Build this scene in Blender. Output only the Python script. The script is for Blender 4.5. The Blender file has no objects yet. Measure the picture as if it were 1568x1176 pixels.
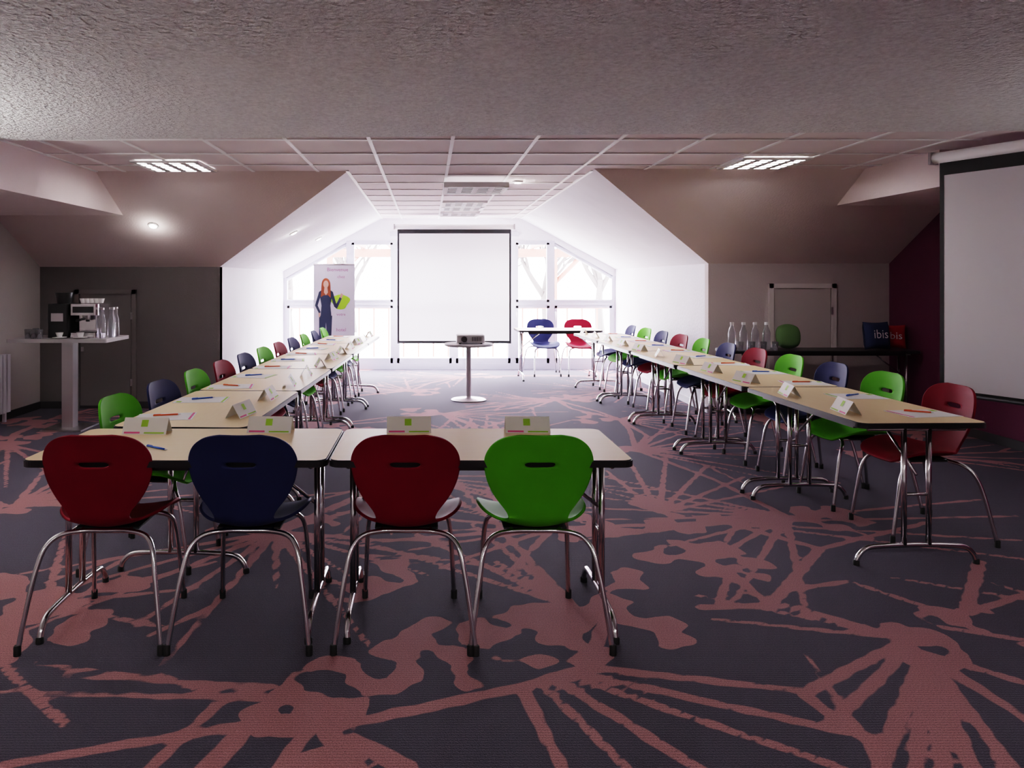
import bpy, bmesh, math, random
import numpy as np
from mathutils import Vector, Matrix
random.seed(7)
scene=bpy.context.scene
F=1150.0; VX=655.0; HY=430.0; CH=1.46
def floor_px(x,y):
    s=(y-HY)/CH
    return ((x-VX)/s, F/s)

# ---------------- materials ----------------
def mat(name,col,rough=.5,metal=0,spec=.5,emit=None,estr=0,bump=0,bscale=50,var=0,vscale=3,coat=0,trans=0,bdist=.02):
    m=bpy.data.materials.new(name); m.use_nodes=True
    nt=m.node_tree; b=nt.nodes['Principled BSDF']
    b.inputs['Base Color'].default_value=(*col,1); b.inputs['Roughness'].default_value=rough
    b.inputs['Metallic'].default_value=metal; b.inputs['Specular IOR Level'].default_value=spec
    b.inputs['Coat Weight'].default_value=coat
    b.inputs['Transmission Weight'].default_value=trans
    if emit: 
        b.inputs['Emission Color'].default_value=(*emit,1); b.inputs['Emission Strength'].default_value=estr
    tc=nt.nodes.new('ShaderNodeTexCoord')
    if var>0:
        n=nt.nodes.new('ShaderNodeTexNoise'); n.inputs['Scale'].default_value=vscale; n.inputs['Detail'].default_value=4
        nt.links.new(tc.outputs['Object'],n.inputs['Vector'])
        mx=nt.nodes.new('ShaderNodeMix'); mx.data_type='RGBA'
        mx.inputs['A'].default_value=(*[c*(1-var) for c in col],1); mx.inputs['B'].default_value=(*[min(1,c*(1+var)) for c in col],1)
        nt.links.new(n.outputs['Fac'],mx.inputs['Factor']); nt.links.new(mx.outputs['Result'],b.inputs['Base Color'])
    if bump>0:
        n=nt.nodes.new('ShaderNodeTexNoise'); n.inputs['Scale'].default_value=bscale; n.inputs['Detail'].default_value=3
        nt.links.new(tc.outputs['Object'],n.inputs['Vector'])
        bp=nt.nodes.new('ShaderNodeBump'); bp.inputs['Strength'].default_value=bump; bp.inputs['Distance'].default_value=bdist
        nt.links.new(n.outputs['Fac'],bp.inputs['Height']); nt.links.new(bp.outputs['Normal'],b.inputs['Normal'])
    return m
M_ceil=mat('stipple_plaster',(.84,.80,.81),.9,bump=1.0,bscale=42,var=.3,vscale=42,bdist=.04)
M_tile=mat('ceiling_tile',(.80,.72,.73),.9,bump=.2,bscale=150,var=.05)
M_bar=mat('tbar_white',(.95,.94,.94),.5)
M_slope=mat('slope_paint',(.80,.70,.695),.85,bump=.15,bscale=60,var=.04)
M_white=mat('white_wall',(.85,.84,.90),.8,bump=.2,bscale=30,var=.06)
M_dark=mat('charcoal_wall',(.18,.165,.165),.8,bump=.15,bscale=60,var=.06)
M_taupe=mat('taupe_wall',(.58,.51,.51),.85,bump=.15,bscale=60,var=.05)
M_left=mat('left_wall_paint',(.58,.55,.54),.85,bump=.15,bscale=60)
M_purple=mat('plum_wall',(.14,.022,.070),.7,bump=.15,bscale=60)
M_frame=mat('window_frame',(.55,.55,.63),.5,spec=.2)
M_base=mat('baseboard_dark',(.05,.045,.05),.5)
M_red=mat('chair_red',(.22,.008,.024),.6,spec=.12,var=.1,vscale=8)
M_blue=mat('chair_navy',(.030,.036,.11),.6,spec=.12,var=.1,vscale=8)
M_green=mat('chair_green',(.10,.40,.018),.6,spec=.12,var=.08,vscale=8)
M_chrome=mat('chrome',(.75,.73,.74),.16,metal=1)
M_rubber=mat('black_rubber',(.02,.02,.02),.6)
M_edge=mat('table_edge_black',(.025,.022,.025),.35)
M_under=mat('table_underside',(.12,.09,.07),.7)
M_paper=mat('paper',(.9,.88,.88),.7)
M_card=mat('card_cream',(.88,.86,.80),.6)
M_pink=mat('magenta_ink',(.75,.12,.3),.6)
M_lime=mat('lime_ink',(.35,.62,.04),.6)
M_penb=mat('pen_blue',(.03,.12,.5),.3)
M_peno=mat('pen_orange',(.8,.15,.05),.3)
M_sborder=mat('screen_border',(.012,.012,.014),.6)
M_steel=mat('brushed_steel',(.55,.53,.54),.35,metal=1)
M_grey=mat('grey_laminate',(.45,.43,.44),.45)
M_black=mat('black_plastic',(.02,.02,.022),.3)
M_lamp=mat('lamp_emit',(1,1,1),.5,emit=(1,.98,.97),estr=5)
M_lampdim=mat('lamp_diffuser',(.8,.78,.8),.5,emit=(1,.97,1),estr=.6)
M_spot=mat('downlight_emit',(1,1,1),.5,emit=(1,.95,.9),estr=30)
M_skin=mat('print_skin',(.7,.42,.33),.7)
M_hair=mat('print_hair',(.35,.08,.03),.7)
M_cloth=mat('print_navy',(.03,.04,.08),.7)
M_banner=mat('banner_print',(.78,.76,.86),.6,var=.08,vscale=4)
M_text=mat('print_text',(.45,.15,.35),.7)
M_cred=mat('cushion_red',(.50,.02,.035),.85,bump=.2,bscale=200)
M_cblue=mat('cushion_blue',(.035,.05,.13),.85,bump=.2,bscale=200)
M_cgreen=mat('cushion_green',(.14,.24,.10),.85,bump=.2,bscale=200)
M_wood=mat('reddish_timber',(.22,.065,.045),.7,var=.15,vscale=9)
M_bark=mat('bark',(.05,.042,.04),.9,var=.2)
M_ground=mat('pale_ground',(.72,.72,.70),.95,var=.1,vscale=1.5)
M_door=mat('door_taupe',(.60,.54,.53),.7)
M_doorf=mat('door_frame_pale',(.80,.74,.73),.6)
M_doord=mat('door_charcoal',(.20,.185,.185),.7)
def screen_mat():
    m=bpy.data.materials.new('screen_fabric'); m.use_nodes=True; nt=m.node_tree; b=nt.nodes['Principled BSDF']
    b.inputs['Base Color'].default_value=(.86,.84,.87,1); b.inputs['Roughness'].default_value=.9
    t=nt.nodes.new('ShaderNodeBsdfTranslucent'); t.inputs[0].default_value=(.86,.84,.90,1)
    x=nt.nodes.new('ShaderNodeMixShader'); x.inputs[0].default_value=.12
    nt.links.new(b.outputs[0],x.inputs[1]); nt.links.new(t.outputs[0],x.inputs[2]); nt.links.new(x.outputs[0],nt.nodes['Material Output'].inputs[0]); return m
M_screen=screen_mat()
def wood_top():
    m=mat('beech_laminate',(.78,.62,.36),.42,spec=.3); nt=m.node_tree; b=nt.nodes['Principled BSDF']
    tc=nt.nodes.new('ShaderNodeTexCoord'); mp=nt.nodes.new('ShaderNodeMapping'); mp.inputs['Scale'].default_value=(1.5,22,1)
    n=nt.nodes.new('ShaderNodeTexNoise'); n.inputs['Scale'].default_value=3; n.inputs['Detail'].default_value=6
    mx=nt.nodes.new('ShaderNodeMix'); mx.data_type='RGBA'
    mx.inputs['A'].default_value=(.90,.68,.40,1); mx.inputs['B'].default_value=(.95,.77,.51,1)
    nt.links.new(tc.outputs['Object'],mp.inputs[0]); nt.links.new(mp.outputs[0],n.inputs['Vector'])
    nt.links.new(n.outputs['Fac'],mx.inputs['Factor']); nt.links.new(mx.outputs['Result'],b.inputs['Base Color'])
    return m
M_top=wood_top()
def glass_mat():
    m=bpy.data.materials.new('window_glass'); m.use_nodes=True; nt=m.node_tree; nt.nodes.clear()
    o=nt.nodes.new('ShaderNodeOutputMaterial'); t=nt.nodes.new('ShaderNodeBsdfTransparent'); g=nt.nodes.new('ShaderNodeBsdfGlossy')
    g.inputs['Roughness'].default_value=.02; x=nt.nodes.new('ShaderNodeMixShader'); x.inputs[0].default_value=.06
    nt.links.new(t.outputs[0],x.inputs[1]); nt.links.new(g.outputs[0],x.inputs[2]); nt.links.new(x.outputs[0],o.inputs[0]); return m
M_glass=glass_mat()
M_dglass=mat('drinking_glass',(.8,.8,.85),.05,trans=.85)

# ---------------- mesh builder ----------------
class MB:
    def __init__(s): s.v=[];s.f=[];s.m=[];s.sm=[];s.mats=[]
    def mi(s,m):
        if m not in s.mats: s.mats.append(m)
        return s.mats.index(m)
    def add(s,vs,fs,m,smooth=False,M=None):
        o=len(s.v); i=s.mi(m)
        for v in vs:
            v=Vector(v)
            if M is not None: v=M@v
            s.v.append(tuple(v))
        for f in fs: s.f.append([o+k for k in f]); s.m.append(i); s.sm.append(smooth)
    def box(s,c,d,m,rot=None,M=None):
        x,y,z=[k/2 for k in d]
        vs=[Vector((a*x,b*y,e*z)) for a in(-1,1) for b in(-1,1) for e in(-1,1)]
        if rot: vs=[Matrix.Rotation(rot[1],3,rot[0])@v for v in vs]
        vs=[v+Vector(c) for v in vs]
        s.add(vs,[(0,1,3,2),(4,6,7,5),(0,4,5,1),(2,3,7,6),(0,2,6,4),(1,5,7,3)],m,False,M)
    def lathe(s,prof,c,m,n=24,smooth=True,cap=True,M=None):
        vs=[];fs=[]
        for r,z in prof:
            for k in range(n):
                a=2*math.pi*k/n; vs.append((c[0]+r*math.cos(a),c[1]+r*math.sin(a),c[2]+z))
        for i in range(len(prof)-1):
            for k in range(n):
                fs.append((i*n+k,i*n+(k+1)%n,(i+1)*n+(k+1)%n,(i+1)*n+k))
        s.add(vs,fs,m,smooth,M)
        if cap:
            s.add(vs[:n],[tuple(reversed(range(n)))],m,False,M); s.add(vs[-n:],[tuple(range(n))],m,False,M)
    def tube(s,pts,r,m,n=8,sub=5,smooth_path=True,M=None,r2=None):
        P=[Vector(p) for p in pts]
        if smooth_path and len(P)>2:
            Q=[];E=[P[0]*2-P[1]]+P+[P[-1]*2-P[-2]]
            for i in range(1,len(E)-2):
                a,b,c,d=E[i-1],E[i],E[i+1],E[i+2]
                for k in range(sub):
                    t=k/sub
                    Q.append(.5*((2*b)+(c-a)*t+(2*a-5*b+4*c-d)*t*t+(3*b-a-3*c+d)*t**3))
            Q.append(P[-1]); P=Q
        T=[]
        for i in range(len(P)):
            a=P[max(0,i-1)];b=P[min(len(P)-1,i+1)]; T.append((b-a).normalized())
        up=Vector((0,0,1)) if abs(T[0].z)<.9 else Vector((1,0,0))
        N=(up-T[0]*up.dot(T[0])).normalized(); vs=[];fs=[]
        for i,p in enumerate(P):
            N=(N-T[i]*N.dot(T[i])).normalized(); B=T[i].cross(N)
            rr=r if r2 is None else r+(r2-r)*i/(len(P)-1)
            for k in range(n):
                a=2*math.pi*k/n; vs.append(p+N*rr*math.cos(a)+B*rr*math.sin(a))
        for i in range(len(P)-1):
            for k in range(n): fs.append((i*n+k,i*n+(k+1)%n,(i+1)*n+(k+1)%n,(i+1)*n+k))
        fs.append(tuple(reversed(range(n)))); L=(len(P)-1)*n; fs.append(tuple(range(L,L+n)))
        s.add(vs,fs,m,True,M)
    def prism(s,poly,z0,z1,m,mtop=None,mbot=None,M=None):
        n=len(poly)
        vs=[(x,y,z0) for x,y in poly]+[(x,y,z1) for x,y in poly]
        s.add(vs,[(i,(i+1)%n,n+(i+1)%n,n+i) for i in range(n)],m,False,M)
        s.add(vs[:n],[tuple(reversed(range(n)))],mbot or m,False,M); s.add(vs[n:],[tuple(range(n))],mtop or m,False,M)
    def mesh(s,me,m,M=None,smooth=True):
        s.add([v.co.copy() for v in me.vertices],[tuple(p.vertices) for p in me.polygons],m,smooth,M)
    def done(s,name):
        me=bpy.data.meshes.new(name); me.from_pydata(s.v,[],s.f)
        for m in s.mats: me.materials.append(m)
        me.polygons.foreach_set('material_index',s.m); me.polygons.foreach_set('use_smooth',s.sm); me.update()
        return me
def obj(name,me,loc=(0,0,0),rz=0):
    if isinstance(me,MB): me=me.done(name)
    o=bpy.data.objects.new(name,me); o.location=loc; o.rotation_euler=(0,0,rz); scene.collection.objects.link(o); return o
def XZ(y):
    return Matrix(((1,0,0,0),(0,0,1,y),(0,1,0,0),(0,0,0,1)))
def text_mesh(txt,size):
    c=bpy.data.curves.new('t','FONT'); c.body=txt; c.size=size; c.align_x='CENTER'; c.resolution_u=2
    o=bpy.data.objects.new('t',c); scene.collection.objects.link(o)
    dg=bpy.context.evaluated_depsgraph_get(); me=bpy.data.meshes.new_from_object(o.evaluated_get(dg))
    bpy.data.objects.remove(o); return me

# ---------------- room shell ----------------
LX,RX=-4.44,5.10; ZC=2.49; FY=12.4
DL,DR=-2.38,3.10; TL,TR=-.75,1.53; YL,YR=8.6,8.3; KL,KR=1.62,1.65
BY=-3.0
segs=[];blobs=[]
def L(pts,w0=.022,w1=None):
    w1=w0 if w1 is None else w1
    q=[floor_px(*p) for p in pts]; n=len(q)-1
    for i in range(n):
        segs.append((q[i],q[i+1],(w0+(w1-w0)*i/n)*.85,(w0+(w1-w0)*(i+1)/n)*.85))
def Bl(x,y,r): blobs.append((floor_px(x,y),r))
for b in [(470,1090,.13),(530,1080,.08),(440,1055,.07),(500,1150,.10),(560,1045,.07),(620,1020,.08),(700,1030,.06),(410,1100,.06),(590,1000,.09),(520,1020,.06),
          (840,950,.20),(740,975,.14),(930,935,.13),(1010,955,.11),(650,960,.12),(890,1005,.07),(960,890,.09),(700,1000,.08),(1040,975,.06),(820,1010,.07),
          (1400,975,.12),(1460,950,.10),(1350,965,.06),(1500,930,.07),(1430,1015,.07),(1380,1000,.07),(1540,985,.05),
          (1080,845,.18),(1030,805,.14),(1140,862,.12),(980,770,.12),(1160,880,.06),(1060,790,.11),(1000,850,.09),(1100,880,.06),
          (60,930,.2),(120,960,.13),(0,900,.18),(180,900,.12),(560,900,.14),(610,870,.10),(20,980,.14)]: Bl(*b)
L([(440,1100),(0,1172)],.035,.025);L([(430,1070),(0,1060)],.024,.014);L([(420,1052),(100,1035)],.024,.014);L([(400,1060),(50,1015)],.02,.014)
L([(400,1090),(320,1176)],.035,.05);L([(330,1080),(230,1176)],.026);L([(520,1110),(800,1052),(900,1022)],.034);L([(540,1130),(620,1176)],.035,.05)
L([(0,1015),(100,1110)],.024);L([(350,1070),(240,1035)],.024);L([(470,1120),(430,1176)],.034);L([(500,1120),(560,1200)],.045)
L([(900,1022),(1235,1058)],.034,.024);L([(880,1030),(1340,1130)],.028);L([(870,1035),(1290,1176)],.024);L([(850,1040),(1070,1176)],.03)
L([(830,1048),(960,1176)],.022);L([(800,1055),(860,1176)],.034,.024);L([(900,1022),(930,940)],.034)
for e in [(1060,910),(1090,948),(1130,905),(1200,930)]: L([(1390,978),e],.026,.014)
L([(1380,985),(1230,1062),(1300,1115),(1350,1150)],.03)
L([(1395,990),(1270,1110)],.03)
for e in [(1340,1200),(1400,1200),(1450,1200),(1500,1200),(1560,1190),(1600,1120),(1620,1060)]: L([(1415,1000),e],.034,.026)
L([(1440,960),(1600,985)],.024);L([(1480,940),(1600,900)],.024);L([(1480,935),(1500,860)],.034);L([(1450,940),(1300,890),(1200,905)],.024)
L([(1075,930),(1180,927),(1255,840),(1110,800)],.034,.034);L([(1180,927),(1110,870)],.03);L([(1255,840),(1420,800)],.024);L([(1100,925),(1120,870)],.024)
for e in [(920,715),(960,700),(1020,700),(1080,715),(1140,730),(1200,745)]: L([(1010,785),e],.026,.018)
for e in [(1600,860),(1600,830),(1560,790),(1500,765)]: L([(1110,800),e],.026,.018)
for e in [(700,740),(720,800),(760,860),(640,820),(600,800),(560,830)]: L([(880,930),e],.028,.018)
for e in [(250,960),(300,900),(330,860),(200,850),(100,820)]: L([(70,925),e],.028,.018)
rnd=random.Random(11)
cents=[]
for _ in range(4000):
    x=rnd.uniform(LX,RX); y=rnd.uniform(BY,FY)
    if 1.9<y<4.3 and -1.9<x<3.2: continue
    if all((x-a)**2+(y-b)**2>1.3**2 for a,b in cents): cents.append((x,y))
# branching veins: bursts on one side, plus trunks linking neighbouring motifs
for i,(cx,cy) in enumerate(cents):
    near=sorted(((a-cx)**2+(b-cy)**2,a,b) for a,b in cents if (a,b)!=(cx,cy))[:2]
    for d2,a,b in near:
        mx_,my_=(a+cx)/2+rnd.uniform(-.2,.2),(b+cy)/2+rnd.uniform(-.2,.2)
        segs.append(((cx,cy),(mx_,my_),.028,.022)); segs.append(((mx_,my_),(a,b),.022,.028))
    n=rnd.randint(7,10); a0=rnd.uniform(0,6.28); span=rnd.uniform(1.6,2.6)
    for k in range(n):
        a=a0+span*k/n+rnd.uniform(-.04,.04); l=rnd.uniform(.8,1.6)
        p1=(cx+l*math.cos(a),cy+l*math.sin(a)); segs.append(((cx,cy),p1,.026,.012))
        if k%2==0:
            t=rnd.uniform(.4,.7); q=(cx+l*t*math.cos(a),cy+l*t*math.sin(a)); aa=a+rnd.choice((-.5,.5)); ll=rnd.uniform(.3,.6)
            segs.append((q,(q[0]+ll*math.cos(aa),q[1]+ll*math.sin(aa)),.02,.012))
    for k in range(7):
        a=a0+math.pi+rnd.uniform(-1.2,1.2)+span/2; l=rnd.uniform(.05,.45); blobs.append(((cx+l*math.cos(a),cy+l*math.sin(a)),rnd.uniform(.06,.14)))
gx=np.arange(LX,RX+.03,.03); gy=np.arange(BY,FY+.03,.03); nx,ny=len(gx),len(gy)
X,Y=np.meshgrid(gx,gy)
S=np.full(X.shape,.5)
for (a,b,w0,w1) in segs:
    x0=min(a[0],b[0])-.15;x1=max(a[0],b[0])+.15;y0=min(a[1],b[1])-.15;y1=max(a[1],b[1])+.15
    i0,i1=np.searchsorted(gx,[x0,x1]);j0,j1=np.searchsorted(gy,[y0,y1])
    if i1<=i0 or j1<=j0: continue
    xs=X[j0:j1,i0:i1];ys=Y[j0:j1,i0:i1]
    dx,dy=b[0]-a[0],b[1]-a[1]; t=np.clip(((xs-a[0])*dx+(ys-a[1])*dy)/(dx*dx+dy*dy+1e-9),0,1)
    d=np.hypot(xs-a[0]-t*dx,ys-a[1]-t*dy)-(w0+(w1-w0)*t)
    S[j0:j1,i0:i1]=np.minimum(S[j0:j1,i0:i1],d)
Bf=np.full(X.shape,.5)
for (c,r) in blobs:
    i0,i1=np.searchsorted(gx,[c[0]-r-.2,c[0]+r+.2]);j0,j1=np.searchsorted(gy,[c[1]-r-.2,c[1]+r+.2])
    if i1<=i0 or j1<=j0: continue
    d=np.hypot(X[j0:j1,i0:i1]-c[0],Y[j0:j1,i0:i1]-c[1])-r
    Bf[j0:j1,i0:i1]=np.minimum(Bf[j0:j1,i0:i1],d)
me=bpy.data.meshes.new('floor')
co=np.stack([X.ravel(),Y.ravel(),np.zeros(X.size)],1).astype(np.float32)
idx=np.arange(nx*ny).reshape(ny,nx)
q=np.stack([idx[:-1,:-1],idx[:-1,1:],idx[1:,1:],idx[1:,:-1]],-1).reshape(-1,4)
me.vertices.add(nx*ny); me.vertices.foreach_set('co',co.ravel())
me.loops.add(q.size); me.loops.foreach_set('vertex_index',q.ravel().astype(np.int32))
me.polygons.add(len(q)); me.polygons.foreach_set('loop_start',(np.arange(len(q))*4).astype(np.int32)); 
me.update(calc_edges=True); me.validate()
for nm,arr in (('sdf',S),('blob',Bf)):
    at=me.attributes.new(nm,'FLOAT','POINT'); at.data.foreach_set('value',arr.ravel().astype(np.float32))
def carpet():
    m=bpy.data.materials.new('patterned_carpet'); m.use_nodes=True; nt=m.node_tree; b=nt.nodes['Principled BSDF']; N=nt.nodes; K=nt.links
    def mth(op,a,bb=None,c=None):
        n=N.new('ShaderNodeMath'); n.operation=op
        for i,v in enumerate((a,bb,c)):
            if v is None: continue
            if isinstance(v,(int,float)): n.inputs[i].default_value=v
            else: K.new(v,n.inputs[i])
        return n.outputs[0]
    g=N.new('ShaderNodeNewGeometry').outputs['Position']
    def noise(sc,det=2):
        n=N.new('ShaderNodeTexNoise'); n.inputs['Scale'].default_value=sc; n.inputs['Detail'].default_value=det; K.new(g,n.inputs['Vector']); return n.outputs['Fac']
    A=N.new('ShaderNodeAttribute'); A.attribute_name='sdf'; Bq=N.new('ShaderNodeAttribute'); Bq.attribute_name='blob'
    n1=mth('SUBTRACT',noise(12,0),.5); n2=mth('SUBTRACT',noise(6.5,.6),.5)
    l=mth('ADD',A.outputs['Fac'],mth('MULTIPLY',n1,.02))
    bl=mth('ADD',Bq.outputs['Fac'],mth('MULTIPLY',n2,.38))
    d=mth('MINIMUM',l,bl)
    fac=N.new('ShaderNodeMapRange'); fac.inputs['From Min'].default_value=.003; fac.inputs['From Max'].default_value=-.003; K.new(d,fac.inputs['Value'])
    mx=N.new('ShaderNodeMix'); mx.data_type='RGBA'; mx.inputs['A'].default_value=(.050,.046,.062,1); mx.inputs['B'].default_value=(.33,.15,.145,1)
    K.new(fac.outputs[0],mx.inputs['Factor'])
    sp=N.new('ShaderNodeSeparateXYZ'); K.new(g,sp.inputs[0])
    rib=mth('SINE',mth('MULTIPLY',sp.outputs['Y'],450.))
    fib=noise(220,2)
    val=mth('ADD',mth('MULTIPLY',rib,.16),mth('ADD',mth('MULTIPLY',fib,1.9),.05))
    m2=N.new('ShaderNodeMix'); m2.data_type='RGBA'; m2.blend_type='MULTIPLY'; m2.inputs['Factor'].default_value=1
    K.new(mx.outputs['Result'],m2.inputs['A']); K.new(val,m2.inputs['B']); K.new(m2.outputs['Result'],b.inputs['Base Color'])
    b.inputs['Roughness'].default_value=.9; b.inputs['Specular IOR Level'].default_value=.2; b.inputs['Sheen Weight'].default_value=.2
    b.inputs['Sheen Tint'].default_value=(.8,.75,.9,1)
    bp=N.new('ShaderNodeBump'); bp.inputs['Strength'].default_value=.4; bp.inputs['Distance'].default_value=.004
    K.new(val,bp.inputs['Height']); K.new(bp.outputs[0],b.inputs['Normal'])
    return m
me.materials.append(carpet()); obj('floor',me)

def wallbox(name,x0,x1,y0,y1,z0,z1,m):
    b=MB(); b.box(((x0+x1)/2,(y0+y1)/2,(z0+z1)/2),(x1-x0,y1-y0,z1-z0),m); return obj(name,b)
wallbox('wall_left',LX-.1,LX,BY,YL+.1,0,2.65,M_left)
wallbox('wall_right',RX,RX+.1,BY,YR+.1,0,2.65,M_purple)
wallbox('wall_rear',LX-.1,RX+.1,BY-.1,BY,0,2.65,M_left)
wallbox('wall_alcove_left',LX,DL,YL,YL+.1,0,KL+.02,M_dark)
wallbox('wall_alcove_right',DR,RX,YR,YR+.1,0,KR+.02,M_taupe)
wallbox('wall_dormer_left',DL-.1,DL,YL+.0005,FY+.1,0,KL+.02,M_white)
wallbox('wall_dormer_right',DR,DR+.1,YR+.0005,FY+.1,0,KR+.02,M_white)
b=MB()
b.prism([(DL,KL),(TL,ZC),(TR,ZC),(DR,KR),(DR,KR-.13),(2.05,2.12),(-1.30,2.12),(DL,KL-.13)],0,.12,M_white,M=XZ(FY))
obj('wall_gable',b)
b=MB(); b.prism([(LX,BY),(RX,BY),(RX,4.84),(LX,5.32)],2.44,2.6,M_ceil); obj('ceiling_stippled',b)
b=MB()
b.add([(LX,4.7,ZC),(RX,4.7,ZC),(RX,6.9,ZC),(TR,6.9,ZC),(TR,FY+.1,ZC),(TL,FY+.1,ZC),(TL,7.05,ZC),(LX,7.05,ZC)],[(0,1,2,3,6,7),(3,4,5,6)],M_tile)
obj('ceiling_tiles',b)
b=MB()
b.add([(TL,7.05,ZC),(DL,YL,KL),(LX,YL,KL),(LX,7.05,ZC)],[(0,1,2,3)],M_slope)
b.add([(TR,6.9,ZC),(DR,YR,KR),(RX,YR,KR),(RX,6.9,ZC)],[(0,3,2,1)],M_slope)
b.add([(TL,7.05,ZC),(DL,YL,KL),(DL,FY+.1,KL),(TL,FY+.1,ZC)],[(0,1,2,3)],M_white)
b.add([(TR,6.9,ZC),(DR,YR,KR),(DR,FY+.1,KR),(TR,FY+.1,ZC)],[(0,1,2,3)],M_white)
obj('ceiling_sloped',b)
b=MB(); zb=2.13; b.prism([(LX,4.8),(-3.12,4.8),(-3.12,7.05+(ZC-zb)/.87*1.55-.01),(LX,7.05+(ZC-zb)/.87*1.55-.01)],zb,zb+.001,M_slope)
b.add([(-3.12,4.8,zb),(-3.12,7.69,zb),(-3.12,7.05,ZC),(-3.12,4.8,ZC)],[(0,1,2,3)],M_slope); obj('ceiling_bulkhead_left',b)
b=MB(); zb=2.2; yy=6.9+(ZC-zb)/.84*1.4
b.prism([(4.02,5.9),(RX,5.9),(RX,yy-.01),(4.02,yy-.01)],zb,zb+.001,M_slope)
b.add([(4.02,5.9,zb),(4.02,yy,zb),(4.02,6.9,ZC),(4.02,5.9,ZC)],[(0,1,2,3)],M_slope)
b.add([(4.02,5.9,zb),(RX,5.9,zb),(RX,5.9,ZC),(4.02,5.9,ZC)],[(0,1,2,3)],M_slope); obj('ceiling_bulkhead_right',b)
wallbox('light_seal_deck',LX-.1,RX+.1,BY-.1,8.2,2.65,2.7,M_dark)  # unseen cover added above the ceilings to stop sky light leaking in
b=MB(); zt=ZC-.004
for k in range(-6,9):
    x=.18+.605*k
    if x<-3.1 or x>4.0: continue
    y1=12.4 if TL<x<TR else (7.05 if x<0 else 6.9)
    b.box((x,(4.7+y1)/2,zt),(.028,y1-4.7,.008),M_bar)
y=5.46-.6
while y<FY:
    if y<6.9: x0,x1=-3.12,4.02
    else: x0,x1=TL,TR
    b.box(((x0+x1)/2,y,zt-.001),(x1-x0,.028,.008),M_bar); y+=.6
for x0 in (TL,TR): b.box((x0,9.7,zt),(.03,5.4,.01),M_bar)
b.box((-3.11,5.9,zt),(.03,2.3,.01),M_bar)
obj('ceiling_grid',b)
def bb(name,x0,x1,y0,y1,m=M_base): wallbox(name,x0,x1,y0,y1,0,.08,m)
bb('baseboard_left',LX,LX+.015,BY,YL); bb('baseboard_alcove_left',LX+.015,DL,YL-.015,YL)
bb('baseboard_right',RX-.015,RX,BY,YR); bb('baseboard_alcove_right',DR,RX-.015,YR-.015,YR)
bb('baseboard_dormer_left',DL,DL+.015,YL,FY-.1,M_white); bb('baseboard_dormer_right',DR-.015,DR,YR,FY-.1,M_white)

def door(name,x0,x1,y,z0,z1,m,mf):
    b=MB(); w=.05
    b.box(((x0+x1)/2,y-.01,(z0+z1)/2),(x1-x0-2*w-.02,.02,z1-z0-w-.02),m)
    b.box(((x0+x1)/2,y-.003,(z0+z1)/2),(x1-x0-2*w,.006,z1-z0-w),M_base)
    for xx in (x0+w/2,x1-w/2): b.box((xx,y-.018,(z0+z1)/2),(w,.036,z1-z0),mf)
    b.box(((x0+x1)/2,y-.018,z1-w/2),(x1-x0,.036,w),mf)
    if z0>0: b.box(((x0+x1)/2,y-.018,z0+w/2),(x1-x0,.036,w),mf)
    b.box((x0+w+.04,y-.03,(z0+z1)/2),(.025,.02,.05),M_steel)
    for zz in (z0+.3,z1-.3): b.box((x1-w,y-.038,zz),(.02,.012,.08),M_steel)
    obj(name,b)
door('door_1',-4.03,-3.33,YL-.001,0,1.36,M_doord,M_doord)
door('door_2',3.76,4.50,YR-.001,.30,1.43,M_door,M_doorf)

def window():
    b=MB(); y=FY+.03; fw=.07
    xs=[(DL+.03,.06),(-2.05,.0),(-1.30,.09),(-.54,.07),(.43,.07),(1.41,.09),(2.05,.09),(DR-.03,.06)]
    def top(x):
        if x<-1.30: return KL-.13+(2.12-(KL-.13))*(x-DL)/(-1.30-DL)
        if x>2.05: return 2.12-(2.12-(KR-.13))*(x-2.05)/(DR-2.05)
        return 2.12
    for x,w in xs:
        if w>0:
            t=top(x); b.box((x,y,t/2),(w,.07,t),M_frame)
    b.box(((DL+DR)/2,y,.05),(DR-DL,.09,.10),M_frame)
    b.box(((DL+DR)/2,y,1.08),(DR-DL,.08,.07),M_frame)
    b.box((.375,y,2.09),(3.35,.08,.07),M_frame)
    X=[DL+.06,-1.345,-1.255,-.575,-.505,.395,.465,1.365,1.455,2.005,2.095,DR-.06]
    for i in range(0,len(X),2):
        a,c=X[i],X[i+1]
        for xx in (a+.02,c-.02): b.box((xx,y-.01,1.1/2),(.04,.06,1.0),M_frame)
        b.box(((a+c)/2,y-.01,.14),(c-a,.06,.09),M_frame); b.box(((a+c)/2,y-.01,1.03),(c-a,.06,.04),M_frame)
        if a>-1.3 and c<2.05:
            for xx in (a+.02,c-.02): b.box((xx,y-.01,1.6),(.04,.06,.98),M_frame)
        b.box(((a+c)/2,y-.01,1.13),(c-a,.06,.04),M_frame)
    b.tube([(DL,y,KL-.16),(-1.30,y,2.09)],.035,M_frame,n=4,smooth_path=False)
    b.tube([(DR,y,KR-.16),(2.05,y,2.09)],.035,M_frame,n=4,smooth_path=False)
    for x in (-1.27,1.46,2.1): b.tube([(x,y-.05,.95),(x,y-.09,.95),(x,y-.09,.83)],.01,M_steel,smooth_path=False)
    b.add([(DL,FY+.04,.05),(DR,FY+.04,.05),(DR,FY+.04,KR-.14),(2.05,FY+.04,2.12),(-1.30,FY+.04,2.12),(DL,FY+.04,KL-.14)],[(0,1,2,3,4,5)],M_glass)
    obj('window_1',b)
window()
wallbox('trim_1',-.62,1.5,FY-.05,FY,2.2,2.26,M_frame)

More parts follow.
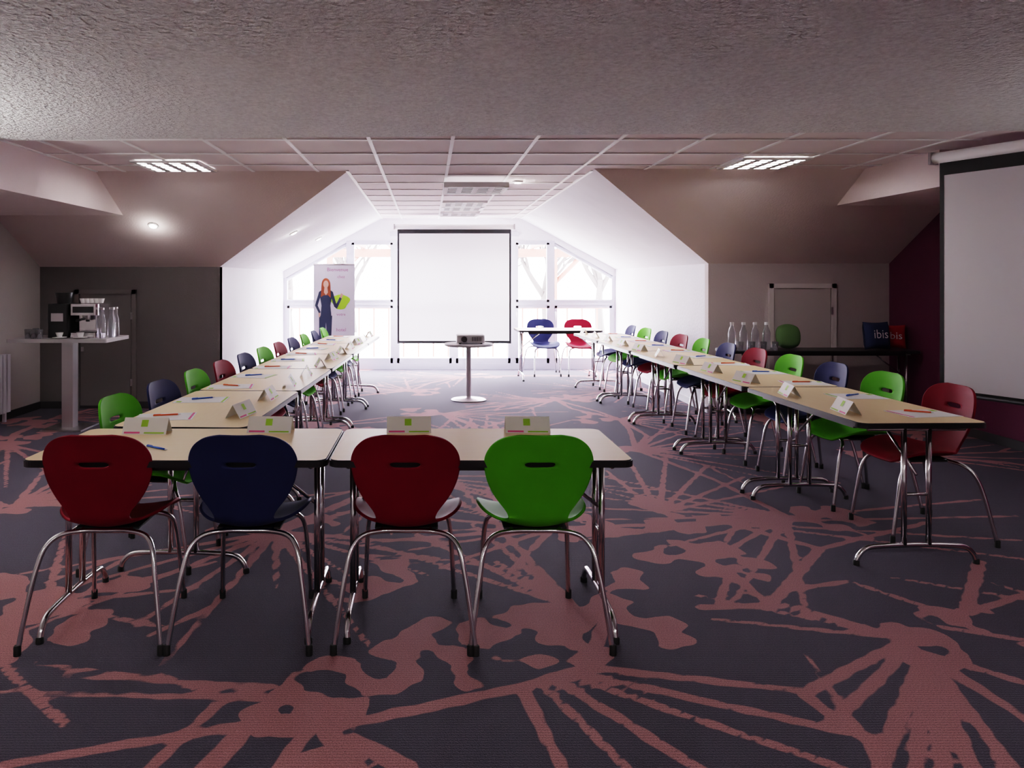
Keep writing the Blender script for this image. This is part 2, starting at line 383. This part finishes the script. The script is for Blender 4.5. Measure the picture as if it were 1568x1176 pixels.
# ---------------- lamps ----------------
def troffer(name,x,y,z,lit,w=.58,e=0,h=.016):
    b=MB()
    for sx,sy,dx,dy in((0,1,w,.045),(0,-1,w,.045),(1,0,.045,w),(-1,0,.045,w)):
        b.box((sx*(w/2-.022),sy*(w/2-.022),-h/2),(dx,dy,h),M_bar)
    b.box((0,0,-.001),(w-.06,w-.06,.002),M_lamp if lit else M_lampdim)
    for k in range(1,4): b.box((-w/2+k*w/4,0,-h/2-.004),(.055,w-.06,h-.008),M_bar)
    for k in range(1,5): b.box((0,-w/2+k*w/5,-h/2-.004),(w-.06,.035,h-.008),M_grey)
    obj(name,b,(x,y,z-.009))
    if e:
        l=bpy.data.lights.new('troffer_light','AREA'); l.energy=e; l.size=w-.1; l.color=(1,.95,.93)
        o=bpy.data.objects.new('troffer_light',l); o.location=(x,y,z-.013); scene.collection.objects.link(o)
troffer('added_fill_panel',-2.24,6.66,ZC,True,e=15)
troffer('added_fill_panel',2.90,6.5,ZC,True,e=13)
for yy in (9.96,10.56,11.46): troffer('added_fill_panel',.48,yy,ZC,False)
troffer('added_fill_panel',.48,7.70,ZC-.05,False,w=.64,h=.05)
for x in (-2.0,.6,3.0): troffer('added_fill_panel',x,-.9,2.44,True,e=50)  # unseen fill panels added behind the camera to light chair backs and carpet
def downlight(x,y,z,nrm,e):
    b=MB(); b.lathe([(.055,0),(.055,-.008),(.04,-.012)],(0,0,0),M_bar); b.lathe([(.038,-.010),(.03,-.016)],(0,0,0),M_spot)
    o=obj('downlight',b,(x,y,z)); q=Vector((0,0,-1)).rotation_difference(Vector(nrm).normalized()); o.rotation_mode='QUATERNION'; o.rotation_quaternion=q
    l=bpy.data.lights.new('downlight_bulb','POINT'); l.energy=e; l.shadow_soft_size=.03; l.color=(1,.93,.88)
    p=bpy.data.objects.new('downlight_bulb',l); p.location=Vector((x,y,z))+Vector(nrm).normalized()*.12; scene.collection.objects.link(p)
n1=(0,-.87,-1.55); downlight(-2.87,7.85,2.49-(.80)*.5613-.003,n1,1.4)
n2=(.87,0,-1.63)
for x,y in((-1.6,8.95),(-1.55,10.65)): downlight(x,y,2.49-(-.75-x)*.5337-.003,n2,1.0)
downlight(.93,7.75,ZC-.008,(0,0,-1),1.5)
def fill_uplight(x,y,e):  # out-of-frame uplighter, added only as fill to brighten the near ceiling
    b=MB(); b.lathe([(.15,0),(.15,.015),(.03,.03)],(0,0,0),M_steel,n=32); b.lathe([(.014,.02),(.014,1.62)],(0,0,0),M_steel)
    b.lathe([(.03,1.60),(.12,1.68),(.17,1.76),(.165,1.76),(.11,1.69)],(0,0,0),M_steel,n=32,cap=False); b.lathe([(.10,1.69),(.10,1.70)],(0,0,0),M_lamp,n=24)
    obj('added_uplight',b,(x,y,0))
    l=bpy.data.lights.new('added_uplight_lamp','AREA'); l.shape='DISK'; l.size=.2; l.energy=e; l.color=(1,.97,.95)
    o=bpy.data.objects.new('added_uplight_lamp',l); o.location=(x,y,1.72); o.rotation_euler=(math.pi,0,0); scene.collection.objects.link(o)
fill_uplight(-3.75,3.7,75); fill_uplight(4.5,3.2,12)

# ---------------- chair ----------------
def shell_mesh():
    rows=[(-.262,.852,.085),(-.260,.845,.132),(-.256,.828,.170),(-.250,.798,.200),(-.243,.763,.214),(-.240,.744,.217),(-.236,.720,.217),(-.232,.700,.215),(-.224,.662,.207),
          (-.215,.625,.192),(-.206,.588,.171),(-.198,.555,.148),(-.190,.522,.126),(-.180,.494,.116),(-.160,.470,.124),(-.130,.457,.160),(-.09,.452,.200),(-.04,.450,.222),(.02,.449,.230),
          (.08,.451,.231),(.14,.453,.224),(.19,.448,.205),(.215,.438,.175),(.225,.428,.14)]
    us=[-1,-.90,-.64,-.29,-.1,.1,.29,.64,.90,1]
    vs=[];fs=[]
    for i,(y,z,w) in enumerate(rows):
        for u in us:
            x=u*w; back=max(0,min(1,(z-.47)/.1)); seat=1-back
            yy=y+back*.045*(x/.215)**2; zz=z+seat*.058*(x/.22)**2*(1 if y<.05 else max(.3,1-(y-.05)*4))
            vs.append((x,yy,zz))
    n=len(us)
    for i in range(len(rows)-1):
        for j in range(n-1):
            if i==5 and 3<=j<=5: continue
            fs.append((i*n+j,(i+1)*n+j,(i+1)*n+j+1,i*n+j+1))
    me=bpy.data.meshes.new('s'); me.from_pydata(vs,[],fs)
    o=bpy.data.objects.new('s',me); scene.collection.objects.link(o)
    a=o.modifiers.new('a','SUBSURF'); a.levels=2; a.render_levels=2
    s=o.modifiers.new('s','SOLIDIFY'); s.thickness=.012; s.offset=0
    dg=bpy.context.evaluated_depsgraph_get(); r=bpy.data.meshes.new_from_object(o.evaluated_get(dg)); bpy.data.objects.remove(o); return r
SH=shell_mesh()
def chair_mesh(m):
    b=MB(); b.mesh(SH,m)
    r=.0105
    b.tube([(-.278,-.275,.01),(-.258,-.25,.16),(-.236,-.222,.30),(-.215,-.19,.385),(-.175,-.155,.425),(-.10,-.125,.434),(0,-.12,.434),(.10,-.125,.434),(.175,-.155,.425),(.215,-.19,.385),(.236,-.222,.30),(.258,-.25,.16),(.278,-.275,.01)],r,M_chrome)
    b.tube([(-.205,.255,.01),(-.195,.225,.20),(-.185,.20,.34),(-.165,.17,.405),(-.10,.14,.430),(0,.13,.433),(.10,.14,.430),(.165,.17,.405),(.185,.20,.34),(.195,.225,.20),(.205,.255,.01)],r,M_chrome)
    for sx in(-1,1):
        b.tube([(sx*.10,-.125,.434),(sx*.10,.14,.431)],.009,M_chrome,smooth_path=False)
        b.lathe([(.014,0),(.014,.035),(.011,.04)],(sx*.278,-.275,0),M_rubber,n=10)
        b.lathe([(.014,0),(.014,.035),(.011,.04)],(sx*.205,.255,0),M_rubber,n=10)
    b.box((0,0,.438),(.26,.2,.008),M_rubber)
    return b.done('meeting_chair')
CM={'r':chair_mesh(M_red),'b':chair_mesh(M_blue),'g':chair_mesh(M_green)}
def chair(c,x,y,rz): obj('meeting_chair',CM[c],(x,y,0),rz)
for c,x in (('r',-1.325),('b',-.74),('r',-.087),('g',.444)): chair(c,x,3.205,rnd.uniform(-.02,.02))
lc='gbgrbgrbgbg'; 
for i,c in enumerate(lc):
    t=i/10; chair(c,-1.66+.30*t+.235,3.96+.575*i,-math.pi/2-.04+rnd.uniform(-.05,.05))
rc='rgbgrbgrbgb'
for i,c in enumerate(rc):
    t=i/10; chair(c,3.08-.29*t-.235,4.39+.585*i,math.pi/2+.04+rnd.uniform(-.05,.05))
chair('b',1.80,11.68,math.pi+.1); chair('r',2.36,11.66,math.pi-.05)

# ---------------- tables ----------------
def rrect(L,D,r,n=6):
    p=[]
    for cx,cy,a0 in((L/2-r,D/2-r,0),(-L/2+r,D/2-r,90),(-L/2+r,-D/2+r,180),(L/2-r,-D/2+r,270)):
        for k in range(n+1):
            a=math.radians(a0+90*k/n); p.append((cx+r*math.cos(a),cy+r*math.sin(a)))
    return p
def table_mesh(L,D,top=M_top):
    b=MB(); P=rrect(L,D,.05); Q=rrect(L-.012,D-.012,.045)
    b.prism(P,.712,.736,M_edge,mtop=M_edge,mbot=M_under)
    b.prism(Q,.736,.740,M_edge,mtop=top)
    r=.0125
    for sx in(-1,1):
        x=sx*(L/2-.075)
        b.tube([(x,-D/2+.02,.012),(x,-D/2+.035,.05),(x,-D/2+.075,.085),(x,-D/2+.15,.095),(x,0,.10),(x,D/2-.15,.095),(x,D/2-.075,.085),(x,D/2-.035,.05),(x,D/2-.02,.012)],r,M_chrome,n=10)
        for yy in (-.065,.065): b.tube([(x,yy,.10),(x,yy,.70)],.014,M_chrome,n=10,smooth_path=False)
        b.tube([(x,-D/2+.08,.698),(x,D/2-.08,.698)],.012,M_chrome,smooth_path=False)
        b.tube([(x,-.065,.36),(x,.065,.36)],.009,M_chrome,smooth_path=False)
        b.tube([(x,0,.46),(x-sx*.30,0,.695)],.008,M_chrome,smooth_path=False)
        b.box((x-sx*.30,0,.700),(.06,.12,.02),M_edge)
        for yy in(-D/2+.02,D/2-.02): b.lathe([(.016,0),(.016,.02),(.012,.026)],(x,yy,0),M_rubber,n=10)
    for yy in (-D/2+.06,D/2-.06): b.box((0,yy,.700),(L-.3,.02,.024),M_edge)
    return b.done('folding_table')
TF=table_mesh(1.232,.66); TLr=table_mesh(1.228,.68); TRr=table_mesh(1.30,.67)
def table(m,x,y,rz=0): obj('folding_table',m,(x,y,0),rz)
table(TF,-1.022,3.335); table(TF,.216,3.335)
def rowpos(p0,p1,n,i):
    t=(i+.5)/n; return (p0[0]+(p1[0]-p0[0])*t,p0[1]+(p1[1]-p0[1])*t)
LA,LB=(-1.23,3.69),(-.965,9.86); RA,RB=(2.52,3.79),(2.33,10.34)
la=math.atan2(LB[1]-LA[1],LB[0]-LA[0]); ra=math.atan2(RB[1]-RA[1],RB[0]-RA[0])
for i in range(5):
    x,y=rowpos(LA,LB,5,i); table(TLr,x,y,la)
    x,y=rowpos(RA,RB,5,i); table(TRr,x,y,ra)
table(TF,1.93,11.2,0)

def card_mesh():
    b=MB(); w=.105;h=.072;d=.042
    b.add([(-w,-d,0),(w,-d,0),(w,0,h),(-w,0,h),(w,d,0),(-w,d,0)],[(0,1,2,3),(3,2,4,5)],M_card)
    for s in(-1,1):
        def pt(x,t): return (x,s*(d*(1-t)+.0012),h*t+.0006)
        b.add([pt(-.02,.45),pt(.012,.45),pt(.012,.85),pt(-.02,.85)],[(0,1,2,3)],M_lime)
        b.add([pt(-.095,.05),pt(-.02,.05),pt(-.02,.15),pt(-.095,.15)],[(0,1,2,3)],M_pink)
        b.add([pt(.0,.05),pt(.095,.05),pt(.095,.13),pt(.0,.13)],[(0,1,2,3)],M_lime)
    return b.done('place_card')
CARD=card_mesh()
def paper_mesh(a):
    b=MB(); b.box((0,0,.001),(.21,.297,.002),M_paper)
    b.box((0,-.135,.0022),(.20,.012,.0006),M_lime if a else M_pink); b.box((-.07,.12,.0022),(.04,.03,.0006),M_lime)
    return b.done('paper_sheet')
PAP=[paper_mesh(0),paper_mesh(1)]
def pen_mesh(m):
    b=MB(); b.tube([(-.07,0,.0045),(.055,0,.0045)],.0045,m,smooth_path=False); b.tube([(.055,0,.0045),(.07,0,.0045)],.0045,M_paper,r2=.001,smooth_path=False)
    b.box((-.05,0,.0095),(.035,.002,.002),m); return b.done('ballpoint_pen')
PEN=[pen_mesh(M_penb),pen_mesh(M_peno)]
Z=.7402
for i,x in enumerate((-1.33,-.75,-.09,.475)): obj('place_card',CARD,(x,3.59 if i!=0 else 3.56,Z),rnd.uniform(-.06,.06))
obj('ballpoint_pen',PEN[0],(-1.16,3.22,Z),-.6)
for (A,B,side,n,an) in ((LA,LB,-1,11,la),(RA,RB,1,11,ra)):
    for i in range(n):
        y=A[1]+.28+(B[1]-A[1]-.5)*i/(n-1) ; t=(y-A[1])/(B[1]-A[1]); x=A[0]+(B[0]-A[0])*t
        obj('place_card',CARD,(x-side*.22,y+.05,Z),math.pi/2+rnd.uniform(-.25,.25))
        obj('paper_sheet',PAP[i%2],(x+side*.17,y,Z),-side*math.pi/2+rnd.uniform(-.2,.2))
        obj('ballpoint_pen',PEN[(i+1)%2],(x+side*.17,y+.03,Z+.0024),rnd.uniform(-.6,.6))

b=MB(); b.lathe([(.0,.0),(.21,.0),(.215,.008),(.20,.016),(.04,.03),(.032,.05)],(0,0,0),M_steel,n=40,cap=False)
b.lathe([(.032,.03),(.032,.66)],(0,0,0),M_steel); b.lathe([(.10,.655),(.12,.665)],(0,0,0),M_steel)
b.lathe([(.29,.665),(.30,.672),(.30,.690),(.295,.695)],(0,0,0),M_grey,n=48)
obj('pedestal_table',b,(.50,9.2,0))
b=MB(); b.prism(rrect(.34,.26,.03),.015,.10,M_grey); b.prism(rrect(.32,.24,.03),.10,.108,M_paper)
Mx=Matrix.Rotation(math.pi/2,4,'X')
b.lathe([(.035,0),(.035,.03),(.028,.035),(.024,.03)],(-.08,.06,.13),M_black,M=Mx)
for k in range(6): b.box((.02+k*.02,-.131,.06),(.008,.004,.05),M_black)
for sx in(-1,1):
    for sy in(-1,1): b.lathe([(.012,0),(.012,.016)],(sx*.13,sy*.09,0),M_rubber,n=8)
obj('video_projector',b,(.52,9.2,.695))

def screen(name,W,Ztop,Zbot,loc,rz,border=.035,topb=.07):
    b=MB(); H=Ztop-Zbot
    b.box((0,0,Ztop-topb/2),(W,.004,topb),M_sborder); b.box((0,0,Zbot+border/2),(W,.004,border),M_sborder)
    for sx in(-1,1): b.box((sx*(W/2-border/2),0,(Ztop-topb+Zbot+border)/2),(border,.004,H-topb-border),M_sborder)
    x=W/2-border; b.add([(-x,0,Zbot+border),(x,0,Zbot+border),(x,0,Ztop-topb),(-x,0,Ztop-topb)],[(0,1,2,3)],M_screen)
    b.tube([(-W/2-.04,.0,Ztop+.035),(W/2+.04,.0,Ztop+.035)],.042,M_bar,n=12,smooth_path=False)
    b.box((-W/2-.05,0,Ztop+.035),(.02,.09,.09),M_grey); b.box((W/2+.05,0,Ztop+.035),(.02,.09,.09),M_grey)
    b.tube([(-W/2,0,Zbot),(W/2,0,Zbot)],.014,M_sborder,smooth_path=False)
    b.tube([(0,0,Zbot-.01),(0,0,Zbot-.05),(0.0,0,Zbot-.06)],.004,M_sborder,smooth_path=False)
    return obj(name,b,loc,rz)
screen('projection_screen',1.80,2.28,.48,(.42,11.9,0),0,.028,.07)
ang=math.atan2(5.13-5.66,4.08-3.86)
W=2.0; dx,dy=math.cos(ang),math.sin(ang)
screen('projection_screen',W,2.352,.62,(3.86+dx*W/2,5.66+dy*W/2,0),ang,.03,.10)

def banner():
    b=MB(); W=.60; z0=.06; z1=1.70
    b.box((0,0,(z0+z1)/2),(W,.004,z1-z0),M_banner); b.box((0,.02,.04),(W+.03,.09,.07),M_steel); b.tube([(-W/2,0,z1),(W/2,0,z1)],.012,M_steel,smooth_path=False)
    b.tube([(0,.03,.07),(0,.03,z1)],.008,M_steel,smooth_path=False)
    for sx in (-1,1): b.box((sx*.2,.0,.01),(.03,.28,.02),M_steel)
    def P(pts,m,y=-.004): b.prism(pts,0,.001,m,M=XZ(y))
    cx=-.12
    P([(cx-.10,.95),(cx+.09,.95),(cx+.075,.55),(cx+.11,.17),(cx+.06,.17),(cx+.02,.55),(cx,.85),(cx-.02,.55),(cx-.06,.17),(cx-.11,.17),(cx-.10,.55)],M_cloth)
    P([(cx-.08,.93),(cx+.08,.93),(cx+.065,1.10),(cx+.10,1.30),(cx+.03,1.345),(cx-.03,1.345),(cx-.10,1.30),(cx-.065,1.10)],M_cloth)
    P([(cx-.10,1.30),(cx-.16,1.10),(cx-.10,.98),(cx-.075,1.0),(cx-.12,1.10),(cx-.07,1.26)],M_cloth)
    P([(cx+.10,1.30),(cx+.15,1.12),(cx+.20,1.22),(cx+.23,1.20),(cx+.16,1.05),(cx+.12,1.08),(cx+.07,1.24)],M_cloth)
    P([(cx+.065*math.cos(a)-.0,1.42+.10*math.sin(a)-.02) for a in [k*math.pi/10 for k in range(20)]],M_hair,-.0045)
    P([(cx-.065,1.40),(cx-.075,1.22),(cx-.03,1.25),(cx+.03,1.25),(cx+.07,1.21),(cx+.065,1.40)],M_hair,-.0045)
    P([(cx+.038*math.cos(a),1.41+.055*math.sin(a)) for a in [k*math.pi/10 for k in range(20)]],M_skin,-.006)
    P([(cx-.02,1.37),(cx+.02,1.37),(cx+.03,1.29),(cx,1.25),(cx-.03,1.29)],M_skin,-.0058)
    P([(cx-.11,.99),(cx-.08,.99),(cx-.085,.93),(cx-.105,.93)],M_skin,-.005); P([(cx+.20,1.22),(cx+.23,1.20),(cx+.25,1.26),(cx+.22,1.28)],M_skin,-.005)
    P([(cx-.11,.17),(cx-.06,.17),(cx-.055,.13),(cx-.13,.13)],M_black); P([(cx+.11,.17),(cx+.06,.17),(cx+.055,.13),(cx+.13,.13)],M_black)
    P([(.02+.13*math.cos(a)*(1+.2*math.sin(3*a))+.07,1.15+.11*math.sin(a)) for a in [k*math.pi/12 for k in range(24)]],M_lime,-.0025)
    for k,(t,z,s) in enumerate((('Bienvenue',1.60,.075),('chez',1.50,.06),('votre',.95,.06),('hotel',.72,.07),('meeting',.5,.06))):
        me=text_mesh(t,s); b.mesh(me,M_text,M=Matrix.Translation((.10 if k>0 else .05,-.0065,z))@Matrix.Rotation(math.pi/2,4,'X'),smooth=False)
    obj('rollup_banner',b,(-1.37,11.0,0),.06)
banner()

b=MB(); b.box((0,0,.02),(.40,.40,.015),M_steel); b.box((0,0,.45),(.11,.11,.85),M_steel); b.box((0,0,.875),(.3,.3,.01),M_steel)
b.prism(rrect(.96,.56,.02),.88,.915,M_grey); 
obj('high_bar_table',b,(-3.55,7.45,-.0125),.0)
ZT=.903
b=MB()
b.prism(rrect(.20,.28,.02),0,.33,M_black)
b.box((-.0,-.143,.20),(.12,.008,.08),M_steel); b.lathe([(.07,0),(.085,.10),(.085,.11)],(0,0,.33),M_black)
obj('coffee_grinder',b,(-3.62,7.48,ZT))
b=MB()
b.prism(rrect(.27,.32,.03),0,.05,M_chrome); b.prism(rrect(.27,.16,.03),.05,.30,M_chrome,M=Matrix.Translation((0,.08,0)))
b.prism(rrect(.28,.30,.04),.22,.33,M_chrome); b.box((0,-.152,.275),(.2,.006,.06),M_black)
b.lathe([(.03,-.05),(.035,0)],(0,-.09,.22),M_steel); b.tube([(0,-.10,.19),(0,-.22,.18)],.012,M_black,smooth_path=False)
b.tube([(.10,-.1,.24),(.125,-.14,.2),(.125,-.15,.09)],.006,M_steel); b.box((0,-.08,.053),(.2,.13,.006),M_black)
for k in range(5): b.lathe([(.02,0),(.032,.04),(.034,.045)],(-.09+.045*k,.05,.335),M_paper,n=14)
for k in range(2): b.lathe([(.018,0),(.018,.02)],(-.05+.1*k,-.155,.16),M_black,n=12)
obj('espresso_machine',b,(-3.36,7.47,ZT))
def lathe_obj(name,prof,m,loc,n=20,mm=None):
    b=MB(); b.lathe(prof,(0,0,0),m,n=n); 
    if mm: b.lathe(mm[0],(0,0,0),mm[1],n=n)
    return obj(name,b,loc)
for x,y in((-3.17,7.3),(-3.12,7.42),(-3.14,7.55)): lathe_obj('glass_carafe',[(.035,0),(.04,.02),(.04,.17),(.022,.22),(.025,.27),(.02,.275)],M_dglass,(x,y,ZT),mm=([(.025,.275),(.025,.295)],M_steel))
for x,y in((-3.86,7.25),(-3.79,7.22),(-3.84,7.36),(-3.72,7.2)): lathe_obj('drinking_glass',[(.025,0),(.032,.09),(.030,.09),(.024,.006)],M_dglass,(x,y,ZT))
for x in(-3.55,-3.35): 
    lathe_obj('saucer',[(.03,0),(.065,.012),(.066,.014)],M_paper,(x,7.24,ZT),mm=([(.02,.014),(.035,.055),(.036,.058)],M_paper))
b=MB()
for k in range(12): b.box((0,-.42+k*.075,.4),(.07,.06,.60),M_white)
b.box((-.02,0,.66),(.03,.9,.03),M_white); b.box((-.02,0,.14),(.03,.9,.03),M_white)
for yy in(-.38,.38): b.box((-.0,yy,.06),(.03,.03,.12),M_white)
obj('radiator',b,(LX+.065,7.38,0))

TB=table_mesh(1.98,.42,M_edge); obj('buffet_table',TB,(4.08,7.9,0))
for k,x in enumerate((3.18,3.30,3.42,3.54)): 
    lathe_obj('water_bottle',[(.036,0),(.04,.01),(.04,.17),(.036,.19),(.017,.245),(.017,.26)],M_dglass,(x,7.85,.741),mm=([(.02,.26),(.02,.285)],M_paper))
    lathe_obj('drinking_glass',[(.025,0),(.032,.09),(.030,.09),(.024,.006)],M_dglass,(x+.05,7.76,.741))
def cushion(name,m,loc,rot,w=.30,txt=None,ts=.13,rnd_=False):
    b=MB(); n=14; vs=[];fs=[]
    for sgn in(-1,1):
        o=len(vs)
        for i in range(n+1):
            for j in range(n+1):
                u=-1+2*i/n; v=-1+2*j/n
                th=.065*((1-u**4)*(1-v**4))**.5+.003
                if rnd_:
                    uu=u*math.sqrt(1-v*v/2*.8); vv=v*math.sqrt(1-u*u/2*.8)
                    x=uu*w/2; z=vv*w/2
                else:
                    x=u*w/2*(1-.07*(1-v*v)); z=v*w/2*(1-.07*(1-u*u))
                vs.append((x,sgn*th,z+w/2))
        for i in range(n):
            for j in range(n):
                a=o+i*(n+1)+j; fs.append((a,a+1,a+n+2,a+n+1) if sgn>0 else (a,a+n+1,a+n+2,a+1))
    b.add(vs,fs,m,True)
    if txt: b.mesh(text_mesh(txt,ts),M_paper,M=Matrix.Translation((0,-.072,w/2-.03))@Matrix.Rotation(math.pi/2,4,'X'),smooth=False)
    o=obj(name,b,loc,0); o.rotation_euler=rot; return o
cushion('throw_cushion',M_cblue,(4.70,7.85,.742),(-.12,0,.15),.29,'ibis')
cushion('throw_cushion',M_cred,(4.95,7.99,.742),(-.12,0,-.25),.25,'ibis',.11)
cushion('throw_cushion',M_cgreen,(3.82,7.95,.742),(-.12,0,0),.26,None,.1,True)

# ---------------- outside ----------------
wallbox('terrace_ground',-20,22,FY+.2,45,-.3,-.05,M_ground)
b=MB()
for x in(-3.2,-1.9,2.45,4.0): b.box((x,14.6,1.0),(.12,.12,2.1),M_wood)
b.box((.4,14.6,2.0),(8.5,.10,.16),M_wood); b.box((.4,14.65,.95),(8.5,.05,.07),M_wood)
for k in range(-6,9): b.box((.4+k*.55,13.9,2.14),(.07,1.8,.10),M_wood)
for k in range(-14,15): b.box((.4+k*.29,14.65,.45),(.03,.03,.95),M_wood)
for x,s in((-1.9,1),(2.45,1),(4.0,-1),(-3.2,1)): b.tube([(x,14.6,1.4),(x+s*.55,14.6,1.95)],.045,M_wood,n=4,smooth_path=False)
obj('timber_pergola',b)
def tree(x,y,h,seed):
    r=random.Random(seed); b=MB()
    def br(p,d,l,rad,dep):
        q=p+d*l; mid=p+d*l*.5+Vector((r.uniform(-1,1),r.uniform(-1,1),0))*l*.06
        b.tube([p,mid,q],rad,M_bark,n=5,sub=2,r2=rad*.6)
        if dep==0: return
        for k in range(r.randint(3,4)):
            nd=(d+Vector((r.uniform(-1,1),r.uniform(-1,1),r.uniform(-.2,.6)))*.75).normalized()
            br(p+d*l*r.uniform(.5,1),nd,l*r.uniform(.6,.8),rad*.55,dep-1)
    br(Vector((0,0,0)),Vector((0,0,1)),h*.26,.14,4); obj('bare_tree',b,(x,y,-.06))
for x,y,h,s in((-3.5,19,5,1),(2.7,17.5,5,2),(4.6,20,6,3),(-2.2,22,6,4),(1.9,24,6,5)): tree(x,y,h,s)

# ---------------- light ----------------
w=bpy.data.worlds.new('World'); scene.world=w; w.use_nodes=True
bg=w.node_tree.nodes['Background']; bg.inputs[0].default_value=(.93,.91,1,1); bg.inputs[1].default_value=42.0
l=bpy.data.lights.new('window_portal','AREA'); l.shape='RECTANGLE'; l.size=5.4; l.size_y=2.15; l.cycles.is_portal=True
o=bpy.data.objects.new('window_portal',l); o.location=(.36,FY+.14,1.1); o.rotation_euler=(-math.pi/2,0,0); scene.collection.objects.link(o)

cam=bpy.data.cameras.new('Camera'); cam.sensor_width=36; cam.lens=F/1568*36; cam.shift_x=(784-VX)/1568; cam.shift_y=-(588-HY)/1568
cam.clip_start=.05; cam.clip_end=200
o=bpy.data.objects.new('Camera',cam); o.location=(0,0,CH); o.rotation_euler=(math.pi/2,0,0); scene.collection.objects.link(o); scene.camera=o
scene.view_settings.view_transform='Filmic'; scene.view_settings.look='High Contrast'; scene.view_settings.exposure=.4
